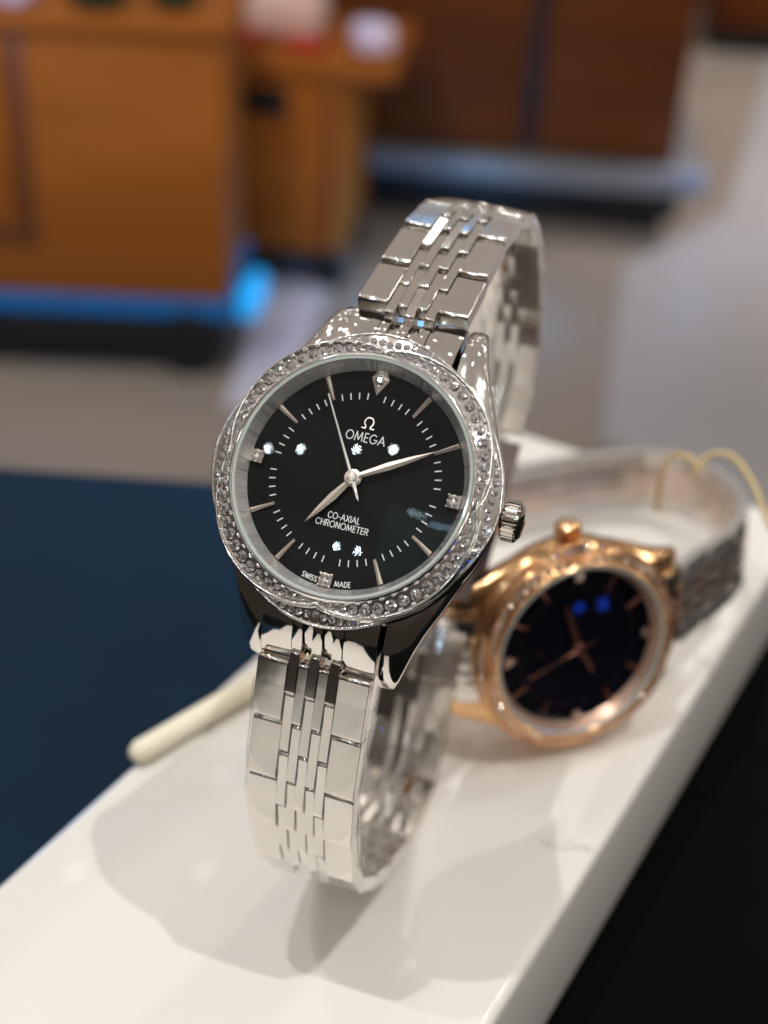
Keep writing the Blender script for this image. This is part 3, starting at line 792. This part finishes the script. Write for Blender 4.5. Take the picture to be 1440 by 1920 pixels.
# cream stick lying across the left edge of the box
pts = [Vector((-42.6, 8.6, 2.0)) + (Vector((-30.2, 62, 2.3)) - Vector((-42.6, 8.6, 2.0))) * (i / 16) for i in range(17)]
V, F = tube([pts[0] - (pts[1] - pts[0]) * .55] + [pts[0] - (pts[1] - pts[0]) * .4] + [pts[0] - (pts[1] - pts[0]) * .15] + pts, [.5, 1.3, 1.75] + [1.95] * 17, 20)
tag(mesh_obj('round_stick', V, F, M['stick'], None, 60), 'cream rounded stick lying across the left edge of the white box', 'stick')

# small crumpled scraps of clear film left on the box
def scrap(x, y, ang, L, wd, label):
    rnd = random.Random(int(x * 10)); V = []; F = []; n = 16
    for i in range(n + 1):
        t = i / n - .5; lift = .5 + .9 * abs(sin(9 * t + x))
        for k in range(4):
            q = (k / 3 - .5) * wd * (1 - 1.6 * abs(t)) ; V.append((t * L, q + .5 * sin(7 * t), lift * (1 - abs(k - 1.5) / 2) + .08))
    for i in range(n):
        for k in range(3): F.append((i * 4 + k, i * 4 + k + 1, i * 4 + k + 5, i * 4 + k + 4))
    o = mesh_obj('film_scrap', V, F, M['scrap'], None, 180, (x, y, 0)); o.rotation_euler.z = ang
    tag(o, label, 'plastic scrap', 'scraps of clear film on the box')
scrap(22.8, 29.5, .3, 8, 2.2, 'small crumpled scrap of clear film near the right edge of the box')
scrap(-38.5, 21, -.35, 4, 1.2, 'tiny scrap of clear film near the left edge of the box')

# golden tag strings
def string(pts, label):
    V, F = tube(catmull(pts, 8), .48, 8); tag(mesh_obj('tag_string', V, F, M['string'], None, 180), label, 'string', 'golden tag strings')
string([(10.7, 89.1, 25), (10.4, 88.4, 33), (11.7, 88.9, 37), (14.6, 88.1, 38), (17.5, 88.4, 36)], 'golden string in a small loop over the far bracelet of the rose gold watch')
string([(15.6, 88.7, 34), (17.0, 91.5, 37.5), (20.9, 92.1, 38.5), (25.8, 89.9, 36), (31.3, 86, 31), (40, 84, 22), (50, 86, 4), (60, 90, -20), (66, 92, -27)], 'golden string arching over the far bracelet and falling past the right edge of the box')
string([(-25.3, 110.7, .8), (-25.3, 110.5, 8), (-25.7, 108.5, 14), (-26.4, 106.2, 18)], 'short golden string standing behind the crown of the steel watch')

# ------------------------------------------------------------------ shop floor and carts
fl = mesh_obj('floor', [(-6000, -2500, -760), (4000, -2500, -760), (4000, 9000, -760), (-6000, 9000, -760)], [(0, 1, 2, 3)], M['floor'], None, 0); fl['kind'] = 'structure'
Af = Vector((-.915, -.403)); Bf = Vector((-.403, .915))
def quad_floor(name, pts, m, z=-756):
    o = mesh_obj(name, [(x, y, z) for x, y in pts], [tuple(range(len(pts)))], m, None, 0); o['kind'] = 'structure'; return o
quad_floor('aisle_sheen', [(-700, 2130), (-480, 1500), (400, 900), (3000, 2500), (3000, 7000), (-1700, 7000), (-640, 2550)], M['floor_sheen'])  # floor's reflected light laid in as a paler patch
quad_floor('pale_floor_strip', [(-1640, 2600), (-1490, 2660), (-890, 1300), (-960, 1250)], M['strip'], -755)

def cart_part(name, root_c, a0, a1, b0, b1, z0, z1, m, parent, ch=6):
    # a runs left along the front, b runs back; millimetres
    me = box_mesh(name, abs(a1 - a0), abs(b1 - b0), z1 - z0, ch, m, 2)
    ang = atan2(Af.y, Af.x)
    c = Af * ((a0 + a1) / 2) + Bf * ((b0 + b1) / 2)
    o = inst(name, me, parent, Matrix.Translation(Vector((c.x, c.y, (z0 + z1) / 2)) * MM) @ Matrix.Rotation(ang, 4, 'Z'))
    return o
def caster(parent, a, b, z0=0, r=32):
    V, F = lathe([(0, -13), (r - 5, -13), (r, -8), (r, 8), (r - 5, 13), (0, 13)], 28)
    c = Af * a + Bf * b
    o = mesh_obj('caster', V, F, M['black'], parent, 40); o.matrix_basis = Matrix.Translation(Vector((c.x, c.y, r)) * MM) @ Matrix.Rotation(atan2(Af.y, Af.x), 4, 'Z') @ Matrix.Rotation(pi / 2, 4, 'X')
    me = box_mesh('fork', 34, 44, 60, 4, M['black']); inst('fork', me, o, Matrix.Translation(Vector((0, 34, 0)) * MM) @ Matrix.Rotation(pi / 2, 4, 'X'))

Af = Vector((-.86, -.51)).normalized(); Bf = Vector((Af.y, -Af.x))
cA = empty('rolling_cabinet', 'orange-brown wooden rolling cabinet with coloured goods on top, at left', 'cabinet', Matrix.Translation(Vector((-1024, 1354, -760)) * MM))
cart_part('body', None, 0, 700, 0, 250, 116, 488, M['wood'], cA)
cart_part('top', None, -8, 712, -12, 262, 488.5, 508, M['wood'], cA)
cart_part('base_strip', None, -10, 715, -14, 264, 94, 115.5, M['blue_strip'], cA)
cart_part('underframe_shade', None, -4, 700, -24, 242, 40, 93.5, M['black'], cA)  # black block standing in for the shadow band under the cabinet
cart_part('frame_gap', None, 268, 292, -3, 10, 190, 486, M['wood_edge'], cA, 2)
cart_part('frame_gap', None, 292.5, 690, -3, 10, 190, 214, M['wood_edge'], cA, 2)
dr = cart_part('drawer_front', None, 297, 690, -14, -3.5, 218, 470, M['wood'], cA, 5)
me = box_mesh('handle', 90, 10, 60, 4, M['black']); inst('handle', me, dr, Matrix.Translation(Vector((-60, -8, 20)) * MM))
for a, b in ((58, -8), (650, -8), (30, 205), (660, 205)): caster(cA, a, b, 0, 42)

AfA, BfA = Af, Bf; Af = Vector((-.915, -.403)); Bf = Vector((-.403, .915))
cB = empty('rolling_cabinet', 'red-brown wooden rolling cabinet farthest back, standing beside the pale aisle', 'cabinet', Matrix.Translation(Vector((-704, 2342, -760)) * MM))
cart_part('body', None, 0, 1000, 0, 420, 138, 640, M['wood_dark'], cB)
cart_part('base_plate', None, -60, 760, -60, 400, 96, 137.5, M['gray'], cB)
cart_part('underframe_shade', None, -20, 700, -30, 400, 40, 95.5, M['black'], cB)  # black block that also fills the dark shadow below this cabinet
cart_part('frame_gap', None, 268, 290, -3, 8, 145, 630, M['black'], cB, 2)
dr = cart_part('door_panel', None, 12, 262, -12, -1, 150, 630, M['wood_dark'], cB, 4)
dr = cart_part('door_panel', None, 296, 700, -12, -1, 150, 630, M['wood_dark'], cB, 4)
me = box_mesh('knob', 34, 20, 34, 8, M['black']); inst('knob', me, dr, Matrix.Translation(Vector((-140, -16, 0)) * MM))
for a, b in ((30, 20), (660, 20), (30, 360), (660, 360)): caster(cB, a, b)

cC = empty('rolling_cabinet', 'low orange-brown wooden rolling cabinet with a hand slot, just behind the left one', 'cabinet', Matrix.Translation(Vector((-1039, 1696, -760)) * MM))
cart_part('body', None, 0, 330, 0, 300, 79, 366, M['wood'], cC)
cart_part('top', None, -75, 340, -14, 310, 366.5, 397, M['wood'], cC)
cart_part('frame_gap', None, 22, 34, -3, 8, 84, 362, M['wood_edge'], cC, 2)
cart_part('hand_slot', None, 96, 190, -5, 6, 304, 346, M['black'], cC, 1.5)
cart_part('underframe_shade', None, 10, 320, 8, 290, 50, 78.5, M['black'], cC)
for a, b in ((30, 40), (300, 40), (30, 260), (300, 260)): caster(cC, a, b)

cD = empty('rolling_cabinet', 'brown wooden cabinet at the far end of the pale aisle, top right corner', 'cabinet', Matrix.Translation(Vector((-1151, 3900, -760)) * MM))
cart_part('body', None, -1100, 0, 0, 400, 65, 800, M['wood_dark'], cD)
cart_part('door_panel', None, -520, -20, -14, -1, 85, 780, M['wood_dark'], cD, 4)
cart_part('door_panel', None, -1080, -540, -14, -1, 85, 780, M['wood_dark'], cD, 4)
cart_part('plinth', None, -1090, -10, 10, 390, 6, 64.5, M['black'], cD)

# goods on top of the left cabinet
def top_pt(a, b, z=-251.5): c = AfA * a + BfA * b; return (-1024 + c.x, 1354 + c.y, z)
def jar(a, b, r, h, m, name, label, cat):
    V, F = lathe([(0, 0), (r * .7, 0), (r * .95, h * .2), (r, h * .45), (r * .8, h * .72), (r * .45, h * .85), (r * .5, h), (0, h)], 32)
    o = mesh_obj(name, V, F, m, None, 40); o.location = Vector(top_pt(a, b)) * MM; tag(o, label, cat)
jar(175, 60, 42, 90, M['green'], 'jar', 'dark green rounded jar on the orange-brown cabinet top', 'jar')
jar(75, 80, 34, 80, M['green'], 'jar', 'smaller dark green jar nearest the corner of the cabinet top', 'jar')
def cushion(name, a, b, sx, sy, sz, m, label, cat, rot=0, tilt=0):
    me = box_mesh(name, sx, sy, sz, min(sx, sy, sz) * .33, m, 4)
    o = inst(name, me, None, Matrix.Translation(Vector(top_pt(a, b, -251.5 + sz / 2)) * MM) @ Matrix.Rotation(rot, 4, 'Z') @ Matrix.Rotation(tilt, 4, 'X')); tag(o, label, cat)
def c_pt(a, b, z=-362.5): c = Af * a + Bf * b; return (-1039 + c.x, 1696 + c.y, z)
def cushion(name, a, b, sx, sy, sz, m, label, cat, rot=0, org=c_pt):
    me = box_mesh(name, sx, sy, sz, min(sx, sy, sz) * .33, m, 4)
    q = org(a, b); o = inst(name, me, None, Matrix.Translation(Vector((q[0], q[1], q[2] + sz / 2 + .5)) * MM) @ Matrix.Rotation(rot, 4, 'Z')); tag(o, label, cat)
cushion('cloth_pouch', 120, 120, 130, 90, 75, M['cream_cloth'], 'cream and pink cloth pouch on the low cabinet with the hand slot', 'pouch', .3)
cushion('red_parcel', 175, 40, 55, 34, 24, M['red'], 'small red parcel left of the pouch, on the low cabinet', 'parcel', .3)
cushion('red_parcel', 75, 34, 60, 34, 22, M['red'], 'small red parcel right of the pouch, on the low cabinet', 'parcel', .45)
cushion('gift_bag', -28, 50, 62, 62, 50, M['lavender'], 'shiny lavender gift bag at the right corner of the low cabinet', 'bag', .95)
cushion('gift_bag', 300, 60, 90, 60, 50, M['lavender'], 'pale lavender gift bag at the left end of the tall cabinet', 'bag', .2, top_pt)
cart_part('corner_light', None, -42, -14, -6, 90, 88, 138, M['cyan_glow'], cA, 10)
